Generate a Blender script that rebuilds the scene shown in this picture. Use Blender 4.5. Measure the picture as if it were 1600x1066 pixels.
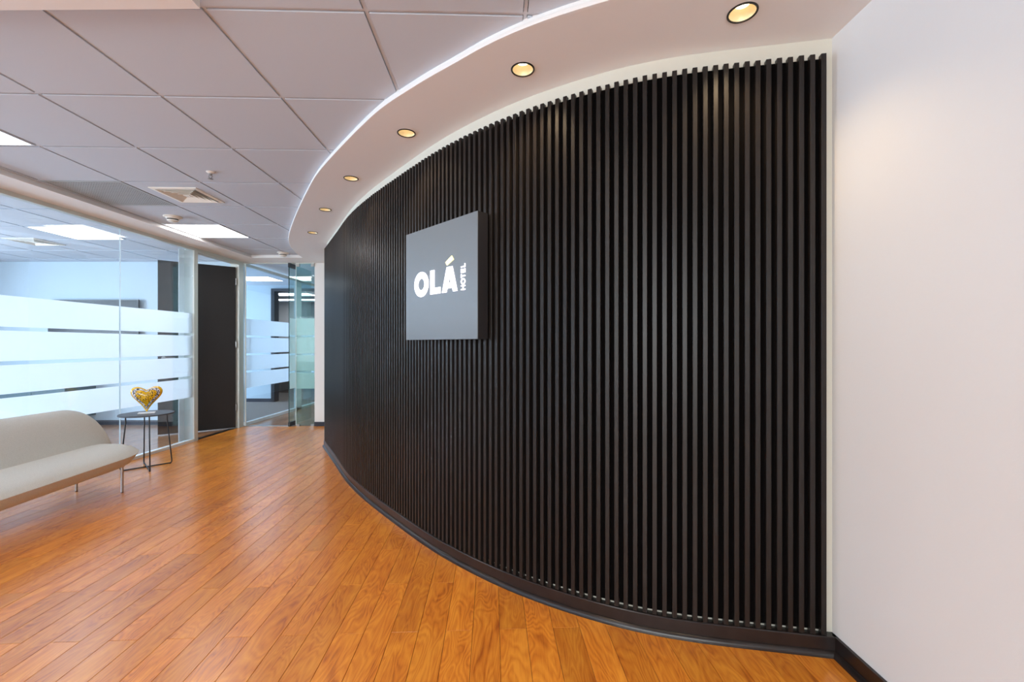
import bpy, bmesh, math, random
import numpy as np
from mathutils import Vector, Matrix
random.seed(7)
SC = bpy.context.scene
for o in list(bpy.data.objects):
    bpy.data.objects.remove(o)
COL = SC.collection
PI = math.pi

# ------------------------------------------------------------------ camera, world, light, exposure
cam_data = bpy.data.cameras.new('camera')
cam = bpy.data.objects.new('camera', cam_data)
COL.objects.link(cam)
cam.location = (0, 0, 1.2)
cam.rotation_euler = (PI / 2, 0, 0)
cam_data.sensor_width = 36
cam_data.lens = 689 / 1600 * 36
cam_data.shift_y = 5.5 / 1600
cam_data.clip_start = 0.05
SC.camera = cam

SC.view_settings.view_transform = 'Standard'
SC.view_settings.look = 'None'
SC.view_settings.gamma = 1
SC.view_settings.use_curve_mapping = False
SC.view_settings.exposure = 0.36
SC.cycles.use_denoising = True
SC.cycles.max_bounces = 14
SC.cycles.transparent_max_bounces = 24
SC.cycles.diffuse_bounces = 6
SC.cycles.sample_clamp_indirect = 8

world = bpy.data.worlds.new('daylight')
SC.world = world
world.use_nodes = True
bg = world.node_tree.nodes['Background']
bg.inputs[0].default_value = (0.70, 0.86, 1.0, 1)
bg.inputs[1].default_value = 2.2


def area(name, loc, rot, sx, sy, energy, color):
    d = bpy.data.lights.new(name, 'AREA')
    d.shape = 'RECTANGLE'
    d.size, d.size_y = sx, sy
    d.energy = energy
    d.color = color
    o = bpy.data.objects.new(name, d)
    o.location = loc
    o.rotation_euler = rot
    COL.objects.link(o)
    return o


# daylight standing in the windows: the meeting room's west windows, the lobby window behind the camera
area('daylight_meeting_window', (-8.55, 3.3, 1.5), (0, -PI / 2, 0), 1.9, 3.4, 470, (0.74, 0.86, 1.0))
area('daylight_office_window', (-8.55, 7.9, 1.5), (0, -PI / 2, 0), 1.9, 2.2, 300, (0.70, 0.84, 1.0))
area('daylight_lobby_window', (-1.4, -3.75, 1.45), (PI / 2, 0, 0), 4.4, 1.9, 165, (1.0, 0.97, 0.94))


def spot(name, loc, energy, color, size, blend=0.55):
    d = bpy.data.lights.new(name, 'SPOT')
    d.energy = energy
    d.color = color
    d.spot_size = size
    d.spot_blend = blend
    d.shadow_soft_size = 0.03
    o = bpy.data.objects.new(name, d)
    o.location = loc
    COL.objects.link(o)
    return o


# ------------------------------------------------------------------ materials
def new_mat(name):
    m = bpy.data.materials.new(name)
    m.use_nodes = True
    return m, m.node_tree.nodes, m.node_tree.links


def bsdf_of(m):
    return m.node_tree.nodes['Principled BSDF']


def plain(name, col, rough=0.5, metal=0.0, bump=0.0, scale=200, var=0.0, spec=0.5, emit=None, estr=0.0):
    m, N, L = new_mat(name)
    b = bsdf_of(m)
    b.inputs['Base Color'].default_value = (*col, 1)
    b.inputs['Roughness'].default_value = rough
    b.inputs['Metallic'].default_value = metal
    b.inputs['Specular IOR Level'].default_value = spec
    if emit:
        b.inputs['Emission Color'].default_value = (*emit, 1)
        b.inputs['Emission Strength'].default_value = estr
    if bump or var:
        tc = N.new('ShaderNodeTexCoord')
        no = N.new('ShaderNodeTexNoise')
        no.inputs['Scale'].default_value = scale
        no.inputs['Detail'].default_value = 3
        L.new(tc.outputs['Object'], no.inputs['Vector'])
        if bump:
            bu = N.new('ShaderNodeBump')
            bu.inputs['Strength'].default_value = bump
            bu.inputs['Distance'].default_value = 0.002
            L.new(no.outputs['Fac'], bu.inputs['Height'])
            L.new(bu.outputs['Normal'], b.inputs['Normal'])
        if var:
            r = N.new('ShaderNodeValToRGB')
            r.color_ramp.elements[0].position = 0.3
            r.color_ramp.elements[1].position = 0.7
            r.color_ramp.elements[0].color = (*[c * (1 - var) for c in col], 1)
            r.color_ramp.elements[1].color = (*[min(1, c * (1 + var)) for c in col], 1)
            L.new(no.outputs['Fac'], r.inputs['Fac'])
            L.new(r.outputs['Color'], b.inputs['Base Color'])
    return m


def glass_mat(name, tint, refl=1.0):
    m, N, L = new_mat(name)
    N.remove(N['Principled BSDF'])
    out = N['Material Output']
    tr = N.new('ShaderNodeBsdfTransparent')
    tr.inputs[0].default_value = (*tint, 1)
    gl = N.new('ShaderNodeBsdfGlossy')
    gl.inputs['Roughness'].default_value = 0.0
    gl.inputs[0].default_value = (0.95, 0.98, 1, 1)
    fr = N.new('ShaderNodeFresnel')
    ge = N.new('ShaderNodeNewGeometry')
    mr = N.new('ShaderNodeMapRange')       # both faces of a pane reflect like air to glass
    mr.inputs[3].default_value = 1.45
    mr.inputs[4].default_value = 1 / 1.45
    L.new(ge.outputs['Backfacing'], mr.inputs[0])
    L.new(mr.outputs[0], fr.inputs[0])
    mu = N.new('ShaderNodeMath')
    mu.operation = 'MULTIPLY'
    mu.inputs[1].default_value = refl
    mx = N.new('ShaderNodeMixShader')
    L.new(fr.outputs[0], mu.inputs[0])
    L.new(mu.outputs[0], mx.inputs[0])
    L.new(tr.outputs[0], mx.inputs[1])
    L.new(gl.outputs[0], mx.inputs[2])
    L.new(mx.outputs[0], out.inputs[0])
    return m


def frost_mat(name, col, see=0.08):
    m, N, L = new_mat(name)
    N.remove(N['Principled BSDF'])
    out = N['Material Output']
    tl = N.new('ShaderNodeBsdfTranslucent')
    tl.inputs[0].default_value = (*col, 1)
    df = N.new('ShaderNodeBsdfDiffuse')
    df.inputs[0].default_value = (*col, 1)
    tr = N.new('ShaderNodeBsdfTransparent')
    m1 = N.new('ShaderNodeMixShader')
    m1.inputs[0].default_value = 0.42
    m2 = N.new('ShaderNodeMixShader')
    m2.inputs[0].default_value = see
    L.new(tl.outputs[0], m1.inputs[1])
    L.new(df.outputs[0], m1.inputs[2])
    L.new(m1.outputs[0], m2.inputs[1])
    L.new(tr.outputs[0], m2.inputs[2])
    L.new(m2.outputs[0], out.inputs[0])
    return m


def plank_mat(name, c_dark, c_mid, c_light, rough, figure=1.0):
    m, N, L = new_mat(name)
    b = bsdf_of(m)
    tc = N.new('ShaderNodeTexCoord')
    oi = N.new('ShaderNodeObjectInfo')
    geo = N.new('ShaderNodeAttribute')
    geo.attribute_name = 'pid'
    add0 = N.new('ShaderNodeMath')
    add0.operation = 'ADD'
    L.new(oi.outputs['Random'], add0.inputs[0])
    L.new(geo.outputs['Fac'], add0.inputs[1])
    sc = N.new('ShaderNodeMath')
    sc.operation = 'MULTIPLY'
    sc.inputs[1].default_value = 37.0
    L.new(add0.outputs[0], sc.inputs[0])
    comb = N.new('ShaderNodeCombineXYZ')
    L.new(sc.outputs[0], comb.inputs[0])
    L.new(sc.outputs[0], comb.inputs[1])
    L.new(sc.outputs[0], comb.inputs[2])
    va = N.new('ShaderNodeVectorMath')
    va.operation = 'ADD'
    L.new(tc.outputs['Object'], va.inputs[0])
    L.new(comb.outputs[0], va.inputs[1])
    # slow field that the growth rings follow
    mp = N.new('ShaderNodeMapping')
    mp.inputs['Scale'].default_value = (9.0, 2.0, 1)
    L.new(va.outputs[0], mp.inputs[0])
    n1 = N.new('ShaderNodeTexNoise')
    n1.inputs['Scale'].default_value = 1.0
    n1.inputs['Detail'].default_value = 2.6
    n1.inputs['Roughness'].default_value = 0.45
    n1.inputs['Distortion'].default_value = 0.5
    L.new(mp.outputs[0], n1.inputs['Vector'])
    mul = N.new('ShaderNodeMath')
    mul.operation = 'MULTIPLY'
    mul.inputs[1].default_value = 18.0
    L.new(n1.outputs['Fac'], mul.inputs[0])
    fr = N.new('ShaderNodeMath')
    fr.operation = 'PINGPONG'
    fr.inputs[1].default_value = 0.5
    L.new(mul.outputs[0], fr.inputs[0])
    # fine streaks along the plank
    mp2 = N.new('ShaderNodeMapping')
    mp2.inputs['Scale'].default_value = (220, 9, 1)
    L.new(va.outputs[0], mp2.inputs[0])
    n2 = N.new('ShaderNodeTexNoise')
    n2.inputs['Scale'].default_value = 1.0
    n2.inputs['Detail'].default_value = 3.0
    L.new(mp2.outputs[0], n2.inputs['Vector'])
    # blotches / knots
    mp3 = N.new('ShaderNodeMapping')
    mp3.inputs['Scale'].default_value = (14, 3.2, 1)
    L.new(va.outputs[0], mp3.inputs[0])
    n3 = N.new('ShaderNodeTexNoise')
    n3.inputs['Scale'].default_value = 1.0
    n3.inputs['Detail'].default_value = 4.0
    n3.inputs['Distortion'].default_value = 1.2
    L.new(mp3.outputs[0], n3.inputs['Vector'])
    # mix: 0.34 ring + 0.25 streak + 0.5 blotch
    a = N.new('ShaderNodeMath'); a.operation = 'MULTIPLY'; a.inputs[1].default_value = 0.42 * figure
    L.new(fr.outputs[0], a.inputs[0])
    c = N.new('ShaderNodeMath'); c.operation = 'MULTIPLY_ADD'; c.inputs[1].default_value = 0.34
    L.new(n2.outputs['Fac'], c.inputs[0]); L.new(a.outputs[0], c.inputs[2])
    d = N.new('ShaderNodeMath'); d.operation = 'MULTIPLY_ADD'; d.inputs[1].default_value = 0.70
    L.new(n3.outputs['Fac'], d.inputs[0]); L.new(c.outputs[0], d.inputs[2])
    ramp = N.new('ShaderNodeValToRGB')
    e = ramp.color_ramp.elements
    e[0].position = 0.30; e[0].color = (*c_dark, 1)
    e[1].position = 0.84; e[1].color = (*c_light, 1)
    k = e.new(0.54); k.color = (*c_mid, 1)
    L.new(d.outputs[0], ramp.inputs[0])
    hs = N.new('ShaderNodeHueSaturation')
    mr = N.new('ShaderNodeMapRange')
    mr.inputs[3].default_value = 0.86; mr.inputs[4].default_value = 1.12
    fr2 = N.new('ShaderNodeMath'); fr2.operation = 'FRACT'
    L.new(add0.outputs[0], fr2.inputs[0])
    L.new(fr2.outputs[0], mr.inputs[0])
    L.new(mr.outputs[0], hs.inputs['Value'])
    L.new(ramp.outputs[0], hs.inputs['Color'])
    L.new(hs.outputs[0], b.inputs['Base Color'])
    b.inputs['Roughness'].default_value = rough
    b.inputs['Specular IOR Level'].default_value = 0.5
    b.inputs['Coat Weight'].default_value = 0.4
    b.inputs['Coat Roughness'].default_value = 0.32
    bu = N.new('ShaderNodeBump')
    bu.inputs['Strength'].default_value = 0.06
    bu.inputs['Distance'].default_value = 0.001
    L.new(n2.outputs['Fac'], bu.inputs['Height'])
    L.new(bu.outputs['Normal'], b.inputs['Normal'])
    return m


def slat_mat(name, c0, c1, rough):
    m, N, L = new_mat(name)
    b = bsdf_of(m)
    tc = N.new('ShaderNodeTexCoord')
    oi = N.new('ShaderNodeObjectInfo')
    va = N.new('ShaderNodeVectorMath'); va.operation = 'ADD'
    L.new(tc.outputs['Object'], va.inputs[0])
    cm = N.new('ShaderNodeCombineXYZ')
    ml = N.new('ShaderNodeMath'); ml.operation = 'MULTIPLY'; ml.inputs[1].default_value = 20
    L.new(oi.outputs['Random'], ml.inputs[0]); L.new(ml.outputs[0], cm.inputs[2]); L.new(cm.outputs[0], va.inputs[1])
    mp = N.new('ShaderNodeMapping'); mp.inputs['Scale'].default_value = (260, 260, 12)
    L.new(va.outputs[0], mp.inputs[0])
    n = N.new('ShaderNodeTexNoise'); n.inputs['Scale'].default_value = 1; n.inputs['Detail'].default_value = 4
    L.new(mp.outputs[0], n.inputs['Vector'])
    r = N.new('ShaderNodeValToRGB')
    r.color_ramp.elements[0].position = 0.3; r.color_ramp.elements[0].color = (*c0, 1)
    r.color_ramp.elements[1].position = 0.75; r.color_ramp.elements[1].color = (*c1, 1)
    L.new(n.outputs['Fac'], r.inputs[0]); L.new(r.outputs[0], b.inputs['Base Color'])
    b.inputs['Roughness'].default_value = rough
    b.inputs['Specular IOR Level'].default_value = 0.32
    bu = N.new('ShaderNodeBump'); bu.inputs['Strength'].default_value = 0.12; bu.inputs['Distance'].default_value = 0.001
    L.new(n.outputs['Fac'], bu.inputs['Height']); L.new(bu.outputs['Normal'], b.inputs['Normal'])
    return m


def heart_mat():
    m, N, L = new_mat('heart_lacquer')
    b = bsdf_of(m)
    tc = N.new('ShaderNodeTexCoord')
    at = N.new('ShaderNodeAttribute'); at.attribute_name = 'rho'
    n1 = N.new('ShaderNodeTexVoronoi'); n1.inputs['Scale'].default_value = 130
    L.new(tc.outputs['Object'], n1.inputs['Vector'])
    n2 = N.new('ShaderNodeTexNoise'); n2.inputs['Scale'].default_value = 105; n2.inputs['Detail'].default_value = 3
    L.new(tc.outputs['Object'], n2.inputs['Vector'])
    # flower field (yellow with dark scribble)
    r1 = N.new('ShaderNodeValToRGB')
    r1.color_ramp.elements[0].position = 0.40; r1.color_ramp.elements[0].color = (0.02, 0.02, 0.02, 1)
    r1.color_ramp.elements[1].position = 0.48; r1.color_ramp.elements[1].color = (0.82, 0.48, 0.01, 1)
    L.new(n2.outputs['Fac'], r1.inputs[0])
    # black and white collage rim
    r2 = N.new('ShaderNodeValToRGB')
    r2.color_ramp.elements[0].position = 0.42; r2.color_ramp.elements[0].color = (0.03, 0.03, 0.04, 1)
    r2.color_ramp.elements[1].position = 0.58; r2.color_ramp.elements[1].color = (0.75, 0.75, 0.78, 1)
    L.new(n1.outputs['Color'], r2.inputs[0])
    ra = N.new('ShaderNodeValToRGB'); ra.color_ramp.interpolation = 'CONSTANT'
    e = ra.color_ramp.elements
    e[0].position = 0; e[0].color = (0, 0, 0, 1)
    e[1].position = 0.66; e[1].color = (1, 1, 1, 1)
    L.new(at.outputs['Fac'], ra.inputs[0])
    rb = N.new('ShaderNodeValToRGB'); rb.color_ramp.interpolation = 'CONSTANT'
    e = rb.color_ramp.elements
    e[0].position = 0; e[0].color = (0, 0, 0, 1)
    e[1].position = 0.86; e[1].color = (1, 1, 1, 1)
    L.new(at.outputs['Fac'], rb.inputs[0])
    m1 = N.new('ShaderNodeMixRGB'); L.new(ra.outputs[0], m1.inputs[0]); L.new(r1.outputs[0], m1.inputs[1]); L.new(r2.outputs[0], m1.inputs[2])
    m2 = N.new('ShaderNodeMixRGB'); L.new(rb.outputs[0], m2.inputs[0]); L.new(m1.outputs[0], m2.inputs[1])
    m2.inputs[2].default_value = (0.85, 0.49, 0.006, 1)
    L.new(m2.outputs[0], b.inputs['Base Color'])
    b.inputs['Roughness'].default_value = 0.12
    b.inputs['Coat Weight'].default_value = 0.5
    return m


M = dict(
    wall=plain('white_paint', (0.73, 0.715, 0.70), 0.85, bump=0.12, scale=160),
    ceil=plain('ceiling_paint', (0.80, 0.785, 0.775), 0.9),
    cream=plain('bounce_warmed_paint', (0.62, 0.60, 0.52), 0.85, bump=0.12, scale=160),  # white wall behind the slats, warm bounce light put into its colour
    tile=plain('mineral_tile', (0.57, 0.615, 0.685), 0.95, bump=0.15, scale=300),  # blue of the window light is put into the tile colour
    tbar=plain('grid_enamel', (0.58, 0.61, 0.66), 0.6),
    dark=plain('shadow_gap', (0.03, 0.03, 0.03), 0.9),
    slat=slat_mat('black_stained_wood', (0.009, 0.0070, 0.0062), (0.021, 0.0165, 0.0148), 0.36),
    backing=plain('black_backing', (0.003, 0.0025, 0.0025), 1.0, spec=0.05),  # near-black, so the gaps between the slats come out black
    board=plain('dark_brown_board', (0.014, 0.010, 0.0095), 0.28, var=0.3, scale=20),
    plank=plank_mat('cherry_laminate', (0.32, 0.072, 0.010), (0.61, 0.190, 0.020), (0.78, 0.305, 0.036), 0.26),
    plank_shaded=plank_mat('cherry_laminate_shaded', (0.16, 0.060, 0.025), (0.30, 0.13, 0.055), (0.40, 0.20, 0.09), 0.16),  # same laminate; the cooler, dimmer light there is put into its colour
    subfloor=plain('subfloor', (0.035, 0.02, 0.012), 0.9),
    carpet=plain('grey_brown_carpet', (0.17, 0.145, 0.125), 0.95, bump=0.5, scale=250, var=0.35),
    alu=plain('brushed_aluminium', (0.60, 0.63, 0.59), 0.4, metal=0.35),
    white_alu=plain('pale_post', (0.72, 0.76, 0.76), 0.5),
    steel=plain('steel', (0.42, 0.41, 0.40), 0.38, metal=1.0),
    blackmetal=plain('black_metal', (0.015, 0.016, 0.02), 0.4),
    door=plain('black_door', (0.005, 0.0045, 0.005), 0.5, var=0.2, scale=30),
    glass=glass_mat('partition_glass', (0.90, 0.945, 0.985), 1.3),
    glass_t=glass_mat('door_glass', (0.80, 0.915, 0.90), 1.2),
    glass_w=glass_mat('window_glass', (0.95, 0.97, 0.97), 1.0),
    gedge=plain('polished_glass_edge', (0.88, 0.95, 0.94), 0.15),
    gdark=plain('glass_edge_dark', (0.01, 0.05, 0.05), 0.1),
    frost=frost_mat('frosted_film', (0.95, 0.97, 0.99), 0.05),
    frost_t=frost_mat('frosted_film_door', (0.88, 0.95, 0.95), 0.10),
    fabric=plain('grey_wool', (0.62, 0.62, 0.585), 0.95, bump=0.6, scale=420, var=0.16, spec=0.2),
    tabletop=plain('dark_laminate', (0.055, 0.065, 0.085), 0.45),
    signface=plain('sign_face', (0.145, 0.168, 0.188), 0.38),
    signside=plain('sign_side', (0.012, 0.011, 0.013), 0.5),
    letter=plain('lit_acrylic', (0.3, 0.3, 0.32), 0.4, emit=(0.90, 0.90, 1.0), estr=1.5),
    accent=plain('lit_yellow', (0.3, 0.28, 0.1), 0.4, emit=(1.0, 0.92, 0.45), estr=1.3),
    led=plain('led_diffuser', (0.95, 0.95, 0.95), 0.5, emit=(1, 0.985, 0.97), estr=8.0),
    bulb=plain('lamp', (1, 0.9, 0.7), 0.5, emit=(1, 0.86, 0.62), estr=4.5),
    gold=plain('gold_reflector', (0.90, 0.78, 0.50), 0.4, metal=0.2),
    ring=plain('black_ring', (0.012, 0.011, 0.010), 0.35),
    grille=plain('grille_enamel', (0.40, 0.43, 0.45), 0.6),
    vent=plain('vent_enamel', (0.86, 0.82, 0.74), 0.5),
    plastic=plain('cream_plastic', (0.78, 0.73, 0.66), 0.45),
    screen=plain('tv_screen', (0.012, 0.014, 0.018), 0.25, spec=0.2),
    bezel=plain('tv_bezel', (0.015, 0.015, 0.018), 0.35),
    cabinet=plain('brown_cabinet', (0.13, 0.085, 0.06), 0.5, var=0.2, scale=12),
    slate=plain('slate_paint', (0.10, 0.15, 0.17), 0.7),
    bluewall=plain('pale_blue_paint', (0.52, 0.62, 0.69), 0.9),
    greywall=plain('grey_paint', (0.55, 0.55, 0.55), 0.9),
    baseb=plain('navy_baseboard', (0.02, 0.025, 0.04), 0.4),
    paper=plain('white_base', (0.85, 0.85, 0.85), 0.3),
    heart=heart_mat(),
)


# ------------------------------------------------------------------ mesh helpers
class MB:
    def __init__(self):
        self.v, self.f = [], []

    def add(self, vs, fs):
        b = len(self.v)
        self.v += [tuple(p) for p in vs]
        self.f += [tuple(i + b for i in q) for q in fs]
        return self

    def box(self, x0, x1, y0, y1, z0, z1, T=None):
        vs = [(x0, y0, z0), (x1, y0, z0), (x1, y1, z0), (x0, y1, z0), (x0, y0, z1), (x1, y0, z1), (x1, y1, z1), (x0, y1, z1)]
        if T is not None:
            vs = [tuple(T @ Vector(p)) for p in vs]
        return self.add(vs, [(0, 3, 2, 1), (4, 5, 6, 7), (0, 1, 5, 4), (1, 2, 6, 5), (2, 3, 7, 6), (3, 0, 4, 7)])

    def prism(self, poly, z0, z1, T=None):
        n = len(poly)
        vs = [(x, y, z0) for x, y in poly] + [(x, y, z1) for x, y in poly]
        if T is not None:
            vs = [tuple(T @ Vector(p)) for p in vs]
        fs = [tuple(range(n - 1, -1, -1)), tuple(range(n, 2 * n))]
        fs += [(i, (i + 1) % n, n + (i + 1) % n, n + i) for i in range(n)]
        return self.add(vs, fs)

    def plank(self, poly, z0, z1, ch=0.0012):
        # a prism with a chamfered upper edge
        n = len(poly)
        cx = sum(p[0] for p in poly) / n
        cy = sum(p[1] for p in poly) / n
        ins = []
        for i in range(n):
            p0, p1, p2 = Vector(poly[i - 1]), Vector(poly[i]), Vector(poly[(i + 1) % n])
            d1 = (p1 - p0).normalized(); d2 = (p2 - p1).normalized()
            n1 = Vector((-d1.y, d1.x)); n2 = Vector((-d2.y, d2.x))
            bis = n1 + n2
            k = ch / max(0.3, (1 + n1.dot(n2)) / 2) / 2
            ins.append(p1 + bis * k)
        vs = [(x, y, z0) for x, y in poly] + [(x, y, z1 - ch) for x, y in poly] + [(p.x, p.y, z1) for p in ins]
        fs = [tuple(range(2 * n, 3 * n))]
        for i in range(n):
            j = (i + 1) % n
            fs += [(i, j, n + j, n + i), (n + i, n + j, 2 * n + j, 2 * n + i)]
        return self.add(vs, fs)

    def lathe(self, prof, n=24, T=None, cap=True):
        vs, fs = [], []
        for r, z in prof:
            for k in range(n):
                a = 2 * PI * k / n
                vs.append((r * math.cos(a), r * math.sin(a), z))
        for i in range(len(prof) - 1):
            for k in range(n):
                k2 = (k + 1) % n
                fs.append((i * n + k, i * n + k2, (i + 1) * n + k2, (i + 1) * n + k))
        if cap:
            fs.append(tuple(range(n - 1, -1, -1)))
            m = (len(prof) - 1) * n
            fs.append(tuple(range(m, m + n)))
        if T is not None:
            vs = [tuple(T @ Vector(p)) for p in vs]
        return self.add(vs, fs)

    def tube(self, pts, r, n=10):
        pts = [Vector(p) for p in pts]
        rs = r if isinstance(r, (list, tuple)) else [r] * len(pts)
        vs, fs = [], []
        ref = None
        for i, p in enumerate(pts):
            t = ((pts[min(i + 1, len(pts) - 1)] - p).normalized() + (p - pts[max(i - 1, 0)]).normalized()).normalized()
            if ref is None:
                ref = Vector((1, 0, 0)) if abs(t.x) < 0.9 else Vector((0, 1, 0))
            a = (ref - t * ref.dot(t)).normalized()
            ref = a
            b = t.cross(a)
            for k in range(n):
                q = 2 * PI * k / n
                vs.append(p + (a * math.cos(q) + b * math.sin(q)) * rs[i])
        for i in range(len(pts) - 1):
            for k in range(n):
                k2 = (k + 1) % n
                fs.append((i * n + k, i * n + k2, (i + 1) * n + k2, (i + 1) * n + k))
        fs.append(tuple(range(n - 1, -1, -1)))
        m = (len(pts) - 1) * n
        fs.append(tuple(range(m, m + n)))
        return self.add(vs, fs)

    def sweep(self, P, Nn, prof):
        # closed profile of (offset along normal, z) swept along the plan curve P with normals Nn
        n = len(prof)
        vs, fs = [], []
        for p, q in zip(P, Nn):
            for o, z in prof:
                vs.append((p[0] + q[0] * o, p[1] + q[1] * o, z))
        for i in range(len(P) - 1):
            for k in range(n):
                k2 = (k + 1) % n
                fs.append((i * n + k, i * n + k2, (i + 1) * n + k2, (i + 1) * n + k))
        fs.append(tuple(range(n - 1, -1, -1)))
        m = (len(P) - 1) * n
        fs.append(tuple(range(m, m + n)))
        return self.add(vs, fs)

    def mesh(self, name, mat, smooth=False, fix=True):
        me = bpy.data.meshes.new(name)
        me.from_pydata(self.v, [], self.f)
        if fix:
            bm = bmesh.new()
            bm.from_mesh(me)
            bmesh.ops.recalc_face_normals(bm, faces=bm.faces)
            bm.to_mesh(me)
            bm.free()
        me.materials.append(mat)
        if smooth:
            for p in me.polygons:
                p.use_smooth = True
        return me

    def build(self, name, mat, parent=None, smooth=False, kind=None, sharp=None):
        o = link(name, self.mesh(name, mat, smooth), parent)
        if smooth:
            o.data.set_sharp_from_angle(angle=math.radians(sharp or 35))
        if kind:
            o['kind'] = kind
        return o


def link(name, data, parent=None):
    o = bpy.data.objects.new(name, data)
    COL.objects.link(o)
    if parent is not None:
        o.parent = parent
        # parents are Empties or meshes at a translated base: keep world coordinates of the mesh data
        o.matrix_parent_inverse = parent.matrix_basis.inverted()
    return o


def thing(name, label, cat, loc=(0, 0, 0), group=None):
    o = bpy.data.objects.new(name, None)
    o.empty_display_size = 0.1
    COL.objects.link(o)
    o.location = loc
    o['label'] = label
    o['category'] = cat
    if group:
        o['group'] = group
    return o


def tag(o, label, cat, group=None):
    o['label'] = label
    o['category'] = cat
    if group:
        o['group'] = group
    return o


def struct(o, label=None, cat=None):
    o['kind'] = 'structure'
    if label:
        o['label'] = label
    if cat:
        o['category'] = cat
    return o


def bevel(o, w, seg=2):
    m = o.modifiers.new('bevel', 'BEVEL')
    m.width = w
    m.segments = seg
    m.limit_method = 'ANGLE'
    return o


# ------------------------------------------------------------------ plan curves
def resample(pts, step, win):
    pts = np.array(pts, float)
    # Catmull-Rom densify
    out = []
    ext = np.vstack([2 * pts[0] - pts[1], pts, 2 * pts[-1] - pts[-2]])
    for i in range(1, len(ext) - 2):
        p0, p1, p2, p3 = ext[i - 1:i + 3]
        for t in np.linspace(0, 1, 30, endpoint=False):
            out.append(0.5 * ((2 * p1) + (-p0 + p2) * t + (2 * p0 - 5 * p1 + 4 * p2 - p3) * t * t + (-p0 + 3 * p1 - 3 * p2 + p3) * t ** 3))
    out.append(pts[-1])
    out = np.array(out)
    s = np.r_[0, np.cumsum(np.hypot(*np.diff(out, axis=0).T))]
    n = int(round(s[-1] / step))
    q = np.linspace(0, s[-1], n + 1)
    c = np.c_[np.interp(q, s, out[:, 0]), np.interp(q, s, out[:, 1])]
    w = int(win / step / 2)
    for _ in range(2):
        d = c.copy()
        for i in range(len(c)):
            k = min(w, i, len(c) - 1 - i)
            d[i] = c[i - k:i + k + 1].mean(axis=0)
        c = d
    return c


def normals(c):
    t = np.gradient(c, axis=0)
    t /= np.hypot(t[:, 0], t[:, 1])[:, None]
    return np.c_[t[:, 1], -t[:, 0]]          # towards the lobby


def offset(c, d):
    return c + normals(c) * d


K = 1.127 / 1.14
S_pts = [(-2.239, 5.254), (-1.782, 4.476), (-1.489, 3.967), (-1.267, 3.628), (-1.051, 3.335), (-0.763, 2.974), (-0.523, 2.680),
         (-0.372, 2.513), (-0.257, 2.403), (-0.085, 2.247), (0.063, 2.133), (0.190, 2.052), (0.324, 1.973), (0.426, 1.920),
         (0.565, 1.860), (0.706, 1.818), (0.818, 1.797), (1.036, 1.758), (1.220, 1.724), (1.268, 1.716)]
S = resample([(x * K, y * K) for x, y in S_pts], 0.02, 0.34)      # front faces of the slats
SN = normals(S)
BW = offset(S, -0.031)                                            # white wall behind them
XR = 1.254                                                        # right wall
XG = -3.95                                                        # glass partition
H_S, H_T = 2.40, 2.44                                             # soffit and tile heights
Y_T = 6.49                                                        # glass end wall across the corridor
E_pts = [(-2.885, 6.12), (-2.878, 6.05), (-2.788, 5.655), (-2.608, 5.177), (-2.349, 4.684), (-1.920, 3.973), (-1.600, 3.467), (-1.338, 3.074),
         (-0.947, 2.582), (-0.656, 2.244), (-0.479, 2.087), (-0.342, 1.964), (-0.279, 1.925), (-0.096, 1.773), (0.108, 1.649),
         (0.188, 1.611), (0.355, 1.541), (0.60, 1.460), (0.90, 1.400), (1.254, 1.360)]
EDGE = resample(E_pts, 0.04, 0.20)                                # outer edge of the curved soffit
EN = normals(EDGE)
DL = [(0.833, 1.594), (0.047, 1.923), (-0.599, 2.502), (-1.162, 3.183), (-1.660, 3.917), (-2.136, 4.724)]


def side_of(c, x, y):
    """signed distance to a plan curve, positive on the lobby side"""
    d = (c[:, 0] - x) ** 2 + (c[:, 1] - y) ** 2
    i = int(np.argmin(d))
    n = normals(c)[i]
    return (x - c[i, 0]) * n[0] + (y - c[i, 1]) * n[1]


def clip(poly, x0, x1, y0, y1):
    def cut(p, f, inter):
        out = []
        for i in range(len(p)):
            a, b = p[i - 1], p[i]
            if f(b):
                if not f(a):
                    out.append(inter(a, b))
                out.append(b)
            elif f(a):
                out.append(inter(a, b))
        return out
    ix = lambda X: (lambda a, b: (X, a[1] + (b[1] - a[1]) * (X - a[0]) / (b[0] - a[0])))
    iy = lambda Y: (lambda a, b: (a[0] + (b[0] - a[0]) * (Y - a[1]) / (b[1] - a[1]), Y))
    for f, g in ((lambda q: q[0] >= x0, ix(x0)), (lambda q: q[0] <= x1, ix(x1)), (lambda q: q[1] >= y0, iy(y0)), (lambda q: q[1] <= y1, iy(y1))):
        if poly:
            poly = cut(poly, f, g)
    q = []
    for p in poly:
        if not q or math.hypot(p[0] - q[-1][0], p[1] - q[-1][1]) > 1e-4:
            q.append(p)
    if len(q) > 1 and math.hypot(q[0][0] - q[-1][0], q[0][1] - q[-1][1]) < 1e-4:
        q.pop()
    ar = 0.5 * sum(q[i - 1][0] * q[i][1] - q[i][0] * q[i - 1][1] for i in range(len(q))) if len(q) > 2 else 0
    return q if ar > 2e-4 else None


# ------------------------------------------------------------------ floors
AF = math.radians(2.6)
FC, FS = math.cos(AF), math.sin(AF)
PW, PL = 0.113, 0.752


def fw(t, s):          # floor frame -> world
    return (t * FC - s * FS, t * FS + s * FC)


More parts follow.
